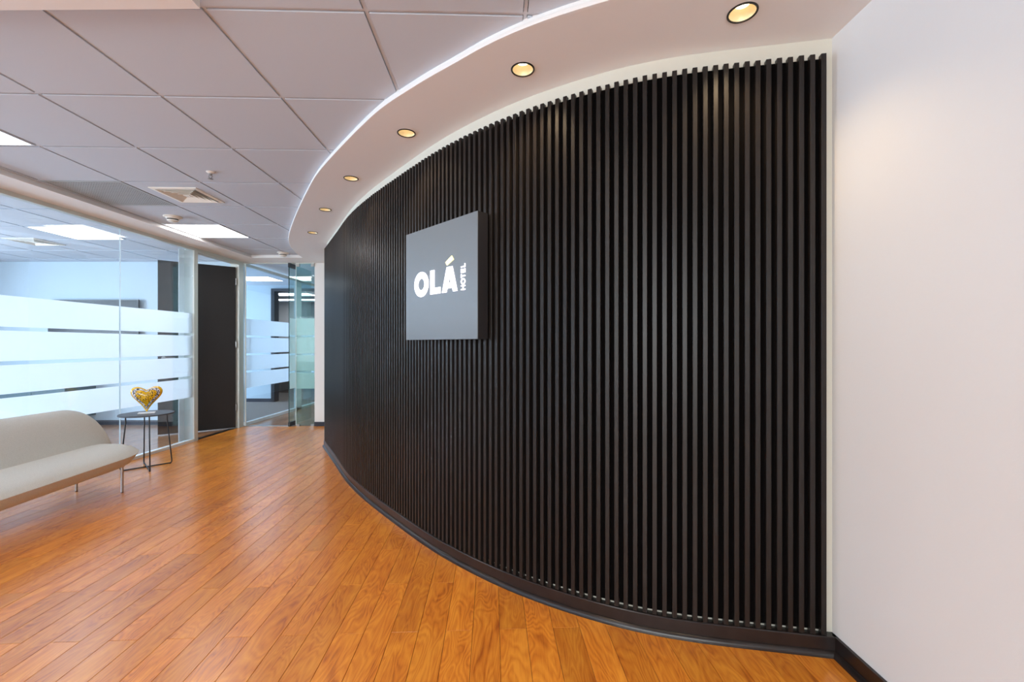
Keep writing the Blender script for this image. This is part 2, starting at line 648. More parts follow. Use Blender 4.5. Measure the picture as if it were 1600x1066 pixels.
def plank_polys(x0, x1, y0, y1):
    out = []
    g = 0.0007
    for k in range(-90, 40):
        t0 = -0.081 + PW * k
        sh = 1.858 if k % 2 else 2.235
        for j in range(-10, 20):
            s0 = sh + PL * j
            q = [fw(t0 + g, s0 + g), fw(t0 + PW - g, s0 + g), fw(t0 + PW - g, s0 + PL - g), fw(t0 + g, s0 + PL - g)]
            if max(p[0] for p in q) < x0 or min(p[0] for p in q) > x1 or max(p[1] for p in q) < y0 or min(p[1] for p in q) > y1:
                continue
            q = clip(q, x0, x1, y0, y1)
            if q:
                out.append(q)
    return out


def planks_joined(polys, name, mat, parent):
    mb = MB()
    ids = []
    for i, q in enumerate(polys):
        n0 = len(mb.v)
        mb.plank(q, -0.010, 0.0, 0.0008)
        ids += [(i * 0.618) % 1.0] * (len(mb.v) - n0)
    o = mb.build(name, mat, parent, kind='stuff')
    a = o.data.attributes.new('pid', 'FLOAT', 'POINT')
    a.data.foreach_set('value', ids)
    return o


floor = struct(MB().box(XG - 0.06, XR + 0.16, -3.42, Y_T + 0.02, -0.12, -0.009).build('floor', M['subfloor']), 'orange cherry laminate plank floor of the lobby')
single, rest = [], []
for q in plank_polys(XG, XR, -3.4, Y_T):
    cx = sum(p[0] for p in q) / len(q)
    cy = sum(p[1] for p in q) / len(q)
    if cy > 1.6 and (cy < 5.2 or cx > -1.6) and max(side_of(S, *p) for p in q) < -0.04:
        continue
    lobby = cy > 1.45 and max(p[1] for p in q) > 1.5 and abs(cx) < cy * 1.28 + 0.3
    (single if lobby else rest).append((cy, q))
single.sort()
rest += single[300:]
for cy, q in single[:300]:
    MB().plank(q, -0.010, 0.0, 0.0008).build('plank', M['plank'], floor)
planks_joined([q for _, q in rest], 'far_planks', M['plank'], floor)

floor_m = struct(MB().box(-8.4, XG - 0.06, 0.6, 6.62, -0.12, -0.009).build('floor_meeting_room', M['subfloor']), 'laminate floor of the meeting room behind the glass')
planks_joined(plank_polys(-8.28, XG - 0.076, 1.32, 6.6), 'planks', M['plank_shaded'], floor_m)
floor_c = struct(MB().box(XG, 0.5, Y_T + 0.02, 13.2, -0.12, -0.009).build('floor_corridor', M['subfloor']), 'laminate floor of the corridor beyond the glass door')
planks_joined(plank_polys(XG, -1.5, Y_T + 0.02, 11.5), 'planks', M['plank_shaded'], floor_c)
struct(MB().box(-8.4, XG, 6.62, 13.2, -0.12, 0.0).build('floor_office', M['carpet']), 'grey brown carpet of the office beyond')

# ------------------------------------------------------------------ curved slatted wall
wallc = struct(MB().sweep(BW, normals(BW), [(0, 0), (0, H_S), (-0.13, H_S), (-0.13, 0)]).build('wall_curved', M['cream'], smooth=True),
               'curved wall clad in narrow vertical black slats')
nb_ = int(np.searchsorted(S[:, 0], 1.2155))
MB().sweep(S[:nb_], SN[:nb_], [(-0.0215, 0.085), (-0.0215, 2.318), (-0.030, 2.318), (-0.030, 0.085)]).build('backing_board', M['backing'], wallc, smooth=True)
cum = np.r_[0, np.cumsum(np.hypot(*np.diff(S, axis=0).T))]
PITCH, SW, SD = 0.0392, 0.0185, 0.0215
s_last = float(np.interp(1.2065, S[:, 0], cum))
slat_mesh = MB()
ch = 0.0012
slat_mesh.prism([(-SW / 2, -SD), (SW / 2, -SD), (SW / 2, -ch), (SW / 2 - ch, 0), (-SW / 2 + ch, 0), (-SW / 2, -ch)], 0.076, 2.327)
slat_me = slat_mesh.mesh('slat', M['slat'])
k = 0
while True:
    s = s_last - PITCH * k
    if s < 0.008:
        break
    x, y = np.interp(s, cum, S[:, 0]), np.interp(s, cum, S[:, 1])
    nx, ny = np.interp(s, cum, SN[:, 0]), np.interp(s, cum, SN[:, 1])
    o = link('slat', slat_me, wallc)
    o.location = (x, y, random.uniform(-0.0012, 0.0012))
    o.rotation_euler.z = math.atan2(ny, nx) - PI / 2
    k += 1
bc = struct(MB().sweep(S, SN, [(-0.030, 0), (0.004, 0), (0.004, 0.070), (0.001, 0.0735), (-0.030, 0.0735)]).build('baseboard_curved', M['board'], smooth=True),
            'dark brown baseboard along the curved slatted wall')
qr = [(0.004, 0.0)] + [(0.004 + 0.015 * math.cos(a), 0.022 * math.sin(a)) for a in np.linspace(0, PI / 2, 6)]
MB().sweep(S, SN, qr).build('quarter_round', M['board'], bc, smooth=True)

# ------------------------------------------------------------------ other walls
struct(MB().box(XR, XR + 0.14, -3.4, Y_T, 0, H_T + 0.06).build('wall_right', M['wall']), 'plain off-white wall on the right')
i0 = int(np.argmin(abs(S[:, 0] - XR)))
yb = float(S[i0, 1])
br = struct(MB().box(XR - 0.012, XR, -3.4, yb + 0.02, 0, 0.0735).build('baseboard_right', M['board']), 'dark brown baseboard along the plain right wall')
MB().sweep(np.array([[XR - 0.012, yb + 0.02], [XR - 0.012, -3.4]]), np.array([[-1, 0], [-1, 0]]), [(o - 0.004, z) for o, z in qr]).build('quarter_round', M['board'], br, smooth=True)
struct(MB().box(-2.905, XR, Y_T, Y_T + 0.12, 0, H_S).build('wall_far', M['wall']), 'white wall stub beside the glass door')
struct(MB().box(-2.905, -1.0, Y_T - 0.012, Y_T, 0, 0.062).build('baseboard_far', M['baseb']), 'dark baseboard of the white wall stub')
# lobby end behind the camera, with its window
wr = MB()
wr.box(XG - 0.06, XR, -3.54, -3.4, 0, 0.5).box(XG - 0.06, XR, -3.54, -3.4, 2.3, H_T + 0.06)
wr.box(XG - 0.06, -3.6, -3.54, -3.4, 0.5, 2.3).box(0.8, XR, -3.54, -3.4, 0.5, 2.3)
struct(wr.build('wall_rear', M['wall']), 'white wall with a wide window at the lobby end')
w1 = MB()
for x in (-3.6, -2.14, -0.70, 0.74):
    w1.box(x, x + 0.06, -3.50, -3.44, 0.5, 2.3)
w1.box(-3.6, 0.8, -3.50, -3.44, 0.5, 0.56).box(-3.6, 0.8, -3.50, -3.44, 2.24, 2.3)
w1 = struct(w1.build('window_1', M['alu']), 'wide lobby window')
MB().box(-3.56, 0.76, -3.475, -3.467, 0.55, 2.25).build('pane', M['glass_w'], w1)


# ------------------------------------------------------------------ ceilings
AC = math.radians(1.7)
CC, CS = math.cos(AC), math.sin(AC)
CELL = 0.594
CO = (-1.155, 2.216)


def cw(i, j, o=CO, c=CC, s=CS):
    return (o[0] + CELL * (i * c - j * s), o[1] + CELL * (i * s + j * c))


def tile_poly(i, j, g=0.0):
    e = g / CELL
    return [cw(i + e, j + e), cw(i + 1 - e, j + e), cw(i + 1 - e, j + 1 - e), cw(i + e, j + 1 - e)]


def hole_tile(i, j, half, parent):
    """a ceiling tile with a square opening in its middle"""
    mb = MB()
    g = 0.0095 / CELL
    h = half / CELL
    cuts = [(g, 0.5 - h, g, 1 - g), (0.5 + h, 1 - g, g, 1 - g), (0.5 - h, 0.5 + h, g, 0.5 - h), (0.5 - h, 0.5 + h, 0.5 + h, 1 - g)]
    for a, b, c, d in cuts:
        mb.prism([cw(i + a, j + c), cw(i + b, j + c), cw(i + b, j + d), cw(i + a, j + d)], H_T - 0.001, H_T + 0.012)
    return mb.build('ceiling_tile', M['tile'], parent)


ceiling = struct(MB().box(XG - 0.06, XR + 0.14, -3.54, Y_T + 0.12, 2.62, 2.74).build('ceiling', M['dark']), 'suspended ceiling of square tiles with a curved soffit')
BULK_X = -3.61
FAR_Y = 6.10
SPECIAL = {(-4, 0): 'light', (-4, 4): 'light', (-4, -4): 'light', (0, -4): 'light', (-4, 2): 'grille', (-3, 2): 'vent'}
for i in range(-6, 6):
    for j in range(-11, 9):
        q = tile_poly(i, j, 0.0095)
        ctr = cw(i + 0.5, j + 0.5)
        if side_of(EDGE, *ctr) < -0.55 and ctr[1] > 1.3:
            continue
        if (i, j) in SPECIAL:
            if SPECIAL[(i, j)] == 'vent':
                hole_tile(i, j, 0.176, ceiling)
            continue
        q = clip(q, BULK_X + 0.004, XR - 0.004, -3.38, FAR_Y - 0.004)
        if q:
            mb = MB()
            n = len(q)
            zt, zb = H_T + 0.012, H_T - 0.001
            mb.prism(q, zb, zt)
            mb.build('ceiling_tile', M['tile'], ceiling)


def grid_bar(a, b, w, z0, z1, parent):
    a, b = Vector((*a, 0)), Vector((*b, 0))
    d = (b - a).normalized()
    n = Vector((-d.y, d.x, 0)) * w / 2
    MB().prism([(a - n)[:2], (b - n)[:2], (b + n)[:2], (a + n)[:2]], z0, z1).build('grid_bar', M['tbar'], parent)


for i in range(-4, 6):
    a, b = cw(i, -11), cw(i, 8)
    lim = lambda p, q, Y: (p[0] + (q[0] - p[0]) * (Y - p[1]) / (q[1] - p[1]), Y)
    a, b = lim(a, b, -3.38), lim(a, b, FAR_Y - 0.004)
    if a[0] < XR and b[0] < XR:
        grid_bar(a, b, 0.0135, H_T + 0.0045, H_T + 0.02, ceiling)
for j in range(-9, 7):
    a, b = cw(-5, j), cw(5, j)
    limx = lambda p, q, X: (X, p[1] + (q[1] - p[1]) * (X - p[0]) / (q[0] - p[0]))
    a, b = limx(a, b, BULK_X + 0.004), limx(a, b, XR - 0.004)
    if a[1] < FAR_Y - 0.02:
        grid_bar(a, b, 0.0135, H_T + 0.005, H_T + 0.0195, ceiling)
MB().box(XG - 0.02, XR, -3.4, Y_T, H_T + 0.021, H_T + 0.03).build('plenum_board', M['dark'], ceiling)

# flat bulkheads round the tiles
bl = MB()
bl.box(XG - 0.05, BULK_X, -3.4, Y_T + 0.1, H_S, H_T + 0.02)
bl.build('bulkhead', M['ceil'], ceiling)
MB().box(BULK_X, -2.0, FAR_Y, Y_T + 0.1, H_S, H_T + 0.02).build('bulkhead', M['ceil'], ceiling)
MB().prism([(BULK_X, -0.2), (-1.085, -0.2), (-1.115, 1.576), (BULK_X, 1.60)], H_S, H_T + 0.02).build('bulkhead', M['ceil'], ceiling)
# bead that edges the tiled field
mb = MB()
mb.box(BULK_X, BULK_X + 0.012, -3.4, FAR_Y, H_S - 0.001, H_S + 0.012)
mb.build('edge_bead', M['ceil'], ceiling)
MB().box(BULK_X, -2.86, FAR_Y - 0.012, FAR_Y, H_S - 0.001, H_S + 0.012).build('edge_bead', M['ceil'], ceiling)

# curved soffit with openings for the downlights
bm = bmesh.new()
bwc = [tuple(p) for p in BW if p[0] < XR]
loop = [tuple(p) for p in EDGE] + [(XR, float(BW[-1, 1]))] + bwc[::-1] + [(bwc[0][0] + 0.02, FAR_Y), (-2.885 + 0.02, FAR_Y)]


def ringed(pts, z):
    vs = [bm.verts.new((x, y, z)) for x, y in pts]
    return [bm.edges.new((vs[a - 1], vs[a])) for a in range(len(vs))]


edges = ringed(loop, H_S)
for x, y in DL:
    edges += ringed([(x + 0.047 * math.cos(2 * PI * a / 28), y + 0.047 * math.sin(2 * PI * a / 28)) for a in range(28)], H_S)
bmesh.ops.triangle_fill(bm, edges=edges, use_beauty=True)
for f in bm.faces:
    if f.normal.z > 0:
        f.normal_flip()
me = bpy.data.meshes.new('soffit')
bm.to_mesh(me)
bm.free()
me.materials.append(M['ceil'])
soffit = link('soffit', me, ceiling)
MB().sweep(EDGE, EN, [(-0.002, H_S - 0.0005), (0.011, H_S), (0.013, H_S + 0.008), (0.011, H_S + 0.018), (-0.002, H_S + 0.018)]).build('edge_bead', M['ceil'], soffit, smooth=True)
MB().sweep(EDGE, EN, [(-0.012, H_S + 0.001), (0.0, H_S + 0.001), (0.0, H_T + 0.02), (-0.012, H_T + 0.02)]).build('fascia', M['ceil'], soffit, smooth=True)

# downlights
where = ['nearest the off-white right wall', 'second from the right wall', 'third from the right wall', 'fourth from the right wall',
         'fifth from the right wall', 'farthest and smallest']
for (x, y), w in zip(DL, where):
    t = thing('downlight', 'recessed round gold downlight in the curved soffit, ' + w, 'downlight', (x, y, H_S), 'downlights along the curved soffit')
    T = Matrix.Translation((x, y, H_S))
    MB().lathe([(0.045, 0.012), (0.045, -0.003), (0.048, -0.005), (0.0515, -0.003), (0.052, 0.0), (0.050, 0.004)], 32, T, cap=False).build('trim_ring', M['ring'], t, smooth=True)
    MB().lathe([(0.0448, 0.0), (0.041, 0.010), (0.034, 0.022), (0.0255, 0.032)], 32, T, cap=False).build('reflector', M['gold'], t, smooth=True)
    MB().lathe([(0.026, 0.032), (0.018, 0.0325), (0.001, 0.033)], 24, T, cap=False).build('lamp', M['bulb'], t)
    MB().lathe([(0.05, 0.0), (0.05, 0.075), (0.02, 0.08)], 24, T, cap=False).build('housing', M['ring'], t)
    sp = spot('downlight_beam', (x, y, H_S - 0.012), 14, (1.0, 0.74, 0.44), math.radians(118), 0.9)
    sp.parent = t
    sp.matrix_parent_inverse = t.matrix_basis.inverted()

# square LED panels in the tile grid
def led_panel(poly, z, label, strength_light=None):
    c = (sum(p[0] for p in poly) / 4, sum(p[1] for p in poly) / 4)
    t = thing('ceiling_light', label, 'ceiling light', (*c, z), 'square LED ceiling panels')
    ins = [(c[0] + (p[0] - c[0]) * 0.955, c[1] + (p[1] - c[1]) * 0.955) for p in poly]
    mb = MB()
    for a in range(4):
        b = (a + 1) % 4
        mb.prism([poly[a], poly[b], ins[b], ins[a]], z - 0.004, z + 0.014)
    mb.build('frame', M['tbar'], t)
    MB().prism(ins, z - 0.001, z + 0.01).build('diffuser', M['led'], t)
    return t


led_panel(tile_poly(-4, 4, 0.011), H_T, 'glowing square ceiling panel beside the smoke detector')
led_panel(tile_poly(-4, 0, 0.011), H_T, 'glowing square ceiling panel nearest the camera, cut off by the frame edge')
led_panel(tile_poly(-4, -4, 0.011), H_T, 'glowing square ceiling panel over the lobby window end, behind the camera left')
led_panel(tile_poly(0, -4, 0.011), H_T, 'added fill light panel, unseen, over the lobby window end, behind the camera right')  # extra panel added to light the lobby, never in view

# perforated return grille
q = tile_poly(-4, 2, 0.011)
gc = (sum(p[0] for p in q) / 4, sum(p[1] for p in q) / 4)
t = thing('return_grille', 'square grey perforated air return grille filling one ceiling tile', 'air grille', (*gc, H_T))
TG = Matrix.Translation((*gc, H_T)) @ Matrix.Rotation(AC, 4, 'Z')
hh = 0.286
mb = MB()
for sx in (-1, 1):
    mb.box(sx * hh - 0.009, sx * hh + 0.009, -hh - 0.009, hh + 0.009, -0.003, 0.012, TG)
    mb.box(-hh + 0.009, hh - 0.009, sx * hh - 0.009, sx * hh + 0.009, -0.003, 0.012, TG)
mb.build('frame', M['grille'], t)
mb = MB()
nb = 30
for a in range(1, nb):
    p = -hh + 2 * hh * a / nb
    mb.box(p - 0.0055, p + 0.0055, -hh, hh, 0.0, 0.003, TG)
    mb.box(-hh, hh, p - 0.0055, p + 0.0055, 0.0005, 0.0035, TG)
mb.build('perforated_sheet', M['grille'], t, kind='stuff')


# four-way air diffuser: nested sloping louvres
def diffuser(name, c, rot, z, half, label):
    t = thing(name, label, 'air diffuser', (*c, z))
    T = Matrix.Translation((*c, z)) @ Matrix.Rotation(rot, 4, 'Z')

    def ring(r0, z0, r1, z1, th, nm):
        mb = MB()
        sq = lambda r, zz: [(-r, -r, zz), (r, -r, zz), (r, r, zz), (-r, r, zz)]
        vs = [tuple(T @ Vector(p)) for p in sq(r0, z0) + sq(r1, z1) + sq(r1, z1 + th) + sq(r0, z0 + th)]
        fs = []
        for lv in range(4):
            for a in range(4):
                b = (a + 1) % 4
                l2 = (lv + 1) % 4
                fs.append((lv * 4 + a, lv * 4 + b, l2 * 4 + b, l2 * 4 + a))
        mb.add(vs, fs)
        mb.build(nm, M['vent'], t)
    ring(half, -0.006, half - 0.028, -0.010, 0.006, 'frame')
    for a in range(4):
        r = half - 0.036 - a * 0.032
        ring(r, -0.014, r - 0.034, 0.022, 0.002, 'louver')
    mb = MB()
    r = half - 0.036 - 4 * 0.032 + 0.004
    mb.box(-r, r, -r, r, -0.012, -0.008, T)
    mb.build('center_plate', M['vent'], t)
    MB().box(-half + 0.02, half - 0.02, -half + 0.02, half - 0.02, 0.026, 0.03, T).build('plenum', M['dark'], t)
    return t


vc = cw(-2.5, 2.5)
diffuser('air_diffuser', vc, AC, H_T, 0.185, 'square cream four way air diffuser next to the perforated grille')

# smoke detectors, sprinkler
def detector(x, y, z, r, label):
    t = thing('smoke_detector', label, 'smoke detector', (x, y, z))
    T = Matrix.Translation((x, y, z))
    MB().lathe([(r * 0.98, 0.0), (r, -0.006), (r * 0.92, -0.012), (r * 0.72, -0.014), (r * 0.70, -0.026)], 28, T).build('base', M['plastic'], t, smooth=True)
    MB().lathe([(r * 0.58, -0.026), (r * 0.58, -0.036)], 24, T).build('slot', M['dark'], t)
    MB().lathe([(r * 0.62, -0.036), (r * 0.60, -0.044), (r * 0.42, -0.053), (r * 0.1, -0.056)], 24, T).build('cap', M['plastic'], t, smooth=True)


detector(-3.285, 4.27, H_T, 0.078, 'cream domed smoke detector on the tiles before the lit ceiling panel')
detector(-3.09, 5.95, H_T, 0.075, 'small white smoke detector at the far end above the glass door')
t = thing('sprinkler', 'small metal fire sprinkler head hanging from a ceiling tile', 'sprinkler', (-2.163, 3.164, H_T))
T = Matrix.Translation((-2.163, 3.164, H_T))
MB().lathe([(0.027, 0.0), (0.028, -0.004), (0.020, -0.010), (0.012, -0.014)], 20, T).build('escutcheon', M['plastic'], t, smooth=True)
MB().lathe([(0.010, -0.010), (0.010, -0.022), (0.006, -0.026)], 12, T).build('body', M['steel'], t, smooth=True)
mb = MB()
for sx in (-1, 1):
    mb.tube([(-2.163 + sx * 0.009, 3.164, H_T - 0.022), (-2.163 + sx * 0.014, 3.164, H_T - 0.034), (-2.163 + sx * 0.003, 3.164, H_T - 0.048)], 0.0022, 6)
mb.build('frame_arms', M['steel'], t)
MB().lathe([(0.002, -0.047), (0.017, -0.049), (0.017, -0.051), (0.002, -0.052)], 14, T).build('deflector', M['steel'], t)

# ------------------------------------------------------------------ glass partition on the left
BANDS = [(0.550, 0.781), (0.811, 1.039), (1.069, 1.309), (1.339, 1.585)]
wl = MB()
wl.box(XG - 0.035, XG + 0.025, -3.4, 5.45, H_S - 0.035, H_S)
wl = struct(wl.build('wall_left', M['alu']), 'glass partition with frosted bands between lobby and meeting room')
MB().box(XG - 0.030, XG + 0.022, -3.4, 5.45, 0.0, 0.032).build('bottom_rail', M['white_alu'], wl)
MB().box(XG - 0.10, XG + 0.022, 5.45, 5.515, 0.0, H_S).build('post', M['alu'], wl)
MB().box(XG - 0.10, XG + 0.022, 6.345, 6.455, 0.0, H_S).build('post', M['alu'], wl)
MB().box(XG - 0.06, XG + 0.022, 5.515, 6.345, H_S - 0.05, H_S).build('door_head', M['alu'], wl)
MB().box(XG - 0.105, XG - 0.101, 5.36, 5.515, 0.0, H_S - 0.03).build('jamb_liner', M['white_alu'], wl)
joints = [-3.4, -2.2, -0.9, 0.4, 1.74, 3.09, 4.443, 5.45]
for a, b in zip(joints[:-1], joints[1:]):
    MB().box(XG - 0.005, XG + 0.005, a + 0.0014, b - 0.0014, 0.032, H_S - 0.034).build('glass_pane', M['glass'], wl)
    for z0, z1 in BANDS:
        MB().box(XG - 0.0085, XG - 0.0065, a + 0.002, b - 0.002, z0, z1).build('frosted_band', M['frost'], wl)
for y in joints[1:-1]:
    MB().box(XG - 0.0055, XG + 0.0055, y - 0.0014, y + 0.0014, 0.032, H_S - 0.034).build('glass_joint', M['gedge'], wl)

MB().box(XG - 0.075, XG - 0.001, 5.516, 6.344, -0.009, 0.003).build('threshold', M['board'], wl)

# black door swung into the meeting room
hinge = Vector((XG - 0.02, 6.335))
free = Vector((-4.66, 5.80))
dd = (free - hinge).normalized()
dn = Vector((-dd.y, dd.x))
Td = Matrix(((dd.x, dn.x, 0, hinge.x), (dd.y, dn.y, 0, hinge.y), (0, 0, 1, 0), (0, 0, 0, 1)))
wd = (free - hinge).length
door = struct(bevel(MB().box(0.004, wd, -0.02, 0.02, 0.012, 2.31, Td).build('door_1', M['door']), 0.002), 'black door leaf swung open into the meeting room')
for z in (0.30, 1.2, 2.10):
    MB().lathe([(0.009, z - 0.05), (0.009, z + 0.05)], 12, Matrix.Translation((hinge.x + 0.012, hinge.y - 0.008, 0))).build('hinge', M['steel'], door, smooth=True)
mb = MB()
mb.lathe([(0.024, 0.0), (0.024, 0.008)], 16, Td @ Matrix.Translation((wd - 0.06, 0.02, 1.02)) @ Matrix.Rotation(-PI / 2, 4, 'X'))
mb.tube([Td @ Vector((wd - 0.06, 0.024, 1.02)), Td @ Vector((wd - 0.06, 0.06, 1.02)), Td @ Vector((wd - 0.075, 0.066, 1.02)), Td @ Vector((wd - 0.18, 0.066, 1.02))], 0.008, 8)
mb.build('handle', M['steel'], door, smooth=True)

# ------------------------------------------------------------------ glass end wall and pivoted glass door
we = struct(MB().box(XG + 0.02, -2.905, Y_T - 0.015, Y_T + 0.015, H_S - 0.012, H_S).build('wall_end_glass', M['alu']), 'glass screen with a frosted fixed pane across the corridor')
MB().box(XG + 0.022, XG + 0.035, Y_T - 0.006, Y_T + 0.006, 0, H_S).build('edge_strip', M['gedge'], we)
MB().box(XG + 0.02, -3.19, Y_T - 0.03, Y_T + 0.03, 0, 0.006).build('threshold', M['steel'], we)
X0, X1 = -3.175, -2.91
MB().box(X0, X1, Y_T - 0.005, Y_T + 0.005, 0.012, H_S - 0.012).build('glass_pane', M['glass_t'], we)
MB().box(X0 - 0.006, X0, Y_T - 0.006, Y_T + 0.006, 0.012, H_S - 0.012).build('glass_joint', M['gedge'], we)
for z0, z1 in BANDS:
    MB().box(X0, X1, Y_T + 0.006, Y_T + 0.008, z0, z1).build('frosted_band', M['frost_t'], we)
for x in (X0 + 0.005, X1 - 0.045):
    for z in (0.0, H_S - 0.055):
        MB().box(x, x + 0.045, Y_T - 0.014, Y_T + 0.014, z, z + (0.028 if z == 0 else 0.055)).build('clamp', M['steel'], we)
dl = struct(MB().box(-3.255, -3.245, 6.43, 7.13, 0.012, H_S - 0.015).build('door_2', M['glass_t']), 'frameless glass door standing open into the corridor')
MB().box(-3.2555, -3.2445, 6.427, 6.430, 0.012, H_S - 0.015).build('leaf_edge', M['gdark'], dl)
for z0, z1 in BANDS:
    MB().box(-3.2435, -3.2420, 6.435, 7.125, z0, z1).build('frosted_band', M['frost_t'], dl)
for z0, z1 in ((0.005, 0.065), (H_S - 0.075, H_S - 0.01)):
    MB().box(-3.264, -3.236, 6.425, 6.60, z0, z1).build('patch_fitting', M['blackmetal'], dl)

# ------------------------------------------------------------------ rooms behind the glass
struct(MB().box(-8.4, XG - 0.10, 6.60, 6.70, 0, H_T + 0.1).build('wall_meeting_back', M['bluewall']), 'white back wall of the meeting room')
struct(MB().box(-8.4, XG - 0.10, 6.588, 6.60, 0, 0.068).build('baseboard_meeting', M['baseb']), 'dark baseboard of the meeting room back wall')
struct(MB().box(-8.4, XG - 0.06, 1.2, 1.32, 0, H_T + 0.1).build('wall_meeting_front', M['wall']), 'white wall of the meeting room near the camera')


def side_wall(y0, y1, name, winname, openings, lab):
    mb = MB()
    x0, x1 = -8.4, -8.28
    mb.box(x0, x1, y0, y1, 0, 0.60).box(x0, x1, y0, y1, 2.30, H_T + 0.1)
    prev = y0
    for a, b in openings:
        mb.box(x0, x1, prev, a, 0.60, 2.30)
        prev = b
    mb.box(x0, x1, prev, y1, 0.60, 2.30)
    struct(mb.build(name, M['wall']), 'white window wall of the ' + lab)
    for n, (a, b) in enumerate(openings):
        fr = MB()
        for yy in (a, (a + b) / 2 - 0.03, b - 0.06):
            fr.box(x0 + 0.03, x0 + 0.09, yy, yy + 0.06, 0.60, 2.30)
        fr.box(x0 + 0.03, x0 + 0.09, a, b, 0.60, 0.66).box(x0 + 0.03, x0 + 0.09, a, b, 2.24, 2.30)
        w = struct(fr.build('window_%d' % (winname + n), M['alu']), 'window of the ' + lab)
        MB().box(x0 + 0.056, x0 + 0.064, a + 0.05, b - 0.05, 0.65, 2.25).build('pane', M['glass_w'], w)


side_wall(1.2, 6.70, 'wall_meeting_window', 2, [(1.6, 3.2), (3.4, 5.0)], 'meeting room')
side_wall(6.70, 13.2, 'wall_office_window', 4, [(7.0, 9.0)], 'office')

# meeting room ceiling
cm = struct(MB().box(-8.4, XG - 0.05, 1.2, 6.7, 2.62, 2.74).build('ceiling_meeting_room', M['dark']), 'tiled ceiling of the meeting room')
CMO = (-5.13, 4.615)
cA = math.radians(0.4)
cwm = lambda i, j: cw(i, j, CMO, math.cos(cA), math.sin(cA))
for i in range(-6, 3):
    for j in range(-6, 4):
        if (i, j) in ((0, 0), (-2, -3)):
            continue
        e = 0.012 / CELL
        q = clip([cwm(i + e, j + e), cwm(i + 1 - e, j + e), cwm(i + 1 - e, j + 1 - e), cwm(i + e, j + 1 - e)], -8.28, XG - 0.06, 1.32, 6.60)
        if q:
            MB().prism(q, H_T - 0.001, H_T + 0.012).build('ceiling_tile', M['tile'], cm)
for i in range(-5, 2):
    grid_bar(cwm(i, -5.4), cwm(i, 3.3), 0.016, H_T + 0.0045, H_T + 0.02, cm)
for j in range(-5, 4):
    grid_bar(cwm(-5.25, j), cwm(1.85, j), 0.016, H_T + 0.005, H_T + 0.0195, cm)
MB().box(-8.4, XG - 0.05, 1.2, 6.7, H_T + 0.021, H_T + 0.03).build('plenum_board', M['dark'], cm)
e = 0.012 / CELL
led_panel([cwm(e, e), cwm(1 - e, e), cwm(1 - e, 1 - e), cwm(e, 1 - e)], H_T, 'glowing square ceiling panel seen through the glass in the meeting room')
led_panel([cwm(-2 + e, -3 + e), cwm(-1 - e, -3 + e), cwm(-1 - e, -2 - e), cwm(-2 + e, -2 - e)], H_T, 'glowing square panel over the window side of the meeting room, outside the frame')
diffuser('air_diffuser', (-5.74, 5.30), cA, H_T - 0.002, 0.19, 'square air diffuser on the meeting room ceiling, seen through the glass')

# wall screen and wall-hung sideboard
t = thing('television', 'wide black wall screen on the meeting room back wall', 'television', (-6.2, 6.58, 1.48))
MB().box(-6.88, -5.54, 6.535, 6.560, 1.10, 1.865).build('casing', M['bezel'], t)
MB().box(-6.868, -5.552, 6.533, 6.536, 1.112, 1.853).build('screen', M['screen'], t)
MB().box(-6.5, -5.9, 6.56, 6.598, 1.25, 1.65).build('wall_bracket', M['blackmetal'], t)
t = thing('sideboard', 'dark wall-hung sideboard under the wall screen behind frosted glass', 'sideboard', (-7.1, 6.35, 0.15))
MB().box(-8.1, -6.225, 6.16, 6.598, 0.15, 0.66).build('body', M['slate'], t)
for n in range(4):
    xa = -8.1 + n * 0.468
    d = MB().box(xa + 0.004, xa + 0.464, 6.142, 6.16, 0.154, 0.640).build('door', M['slate'], t)
    MB().box(xa + 0.16, xa + 0.30, 6.130, 6.142, 0.60, 0.61).build('handle', M['steel'], d)
MB().box(-8.11, -6.215, 6.13, 6.598, 0.66, 0.68).build('top', M['slate'], t)

# office beyond: glass wall along the corridor, back wall with a black framed doorway
wg = struct(MB().box(XG - 0.035, XG + 0.02, 6.52, 13.0, H_S - 0.04, H_S).build('wall_corridor_glass', M['alu']), 'glass partition along the corridor beyond the glass door')
MB().box(XG - 0.03, XG + 0.02, 6.52, 13.0, 0, 0.045).build('bottom_rail', M['white_alu'], wg)
MB().box(XG - 0.03, XG + 0.02, 8.05, 8.235, 0, H_S).build('post', M['white_alu'], wg)
for a, b in ((6.53, 8.05), (8.235, 10.4), (10.4, 13.0)):
    MB().box(XG - 0.005, XG + 0.005, a + 0.002, b - 0.002, 0.045, H_S - 0.04).build('glass_pane', M['glass'], wg)
    for z0, z1 in BANDS:
        MB().box(XG - 0.0085, XG - 0.0065, a + 0.002, b - 0.002, z0, z1).build('frosted_band', M['frost'], wg)
mb = MB().box(-8.28, -5.03, 9.24, 9.36, 0, H_T + 0.1).box(-5.03, XG - 0.06, 9.24, 9.36, 2.36, H_T + 0.1)
struct(mb.build('wall_office_back', M['bluewall']), 'pale wall of the office with a doorway')
struct(MB().box(-8.28, -5.03, 9.228, 9.24, 0, 0.07).build('baseboard_office', M['baseb']), 'dark baseboard of the office wall')
mb = MB().box(-5.03, -4.96, 9.20, 9.38, 0, 2.37).box(-4.96, XG - 0.06, 9.20, 9.38, 2.31, 2.37)
struct(mb.build('door_3', M['blackmetal']), 'black door frame in the office wall')
struct(MB().box(-8.4, -6.2, 13.0, 13.2, 0, H_T + 0.1).build('wall_store_back', M['greywall']), 'grey wall at the far end of the back office')
struct(MB().box(-6.2, 0.5, 12.9, 13.2, 0, H_T + 0.1).build('wall_store_slate', M['slate']), 'slate wall at the far end of the back office')
struct(MB().box(-8.4, 0.5, 6.62, 13.2, H_T, H_T + 0.1).build('ceiling_office', M['tile']), 'plain ceiling of the office and corridor beyond')
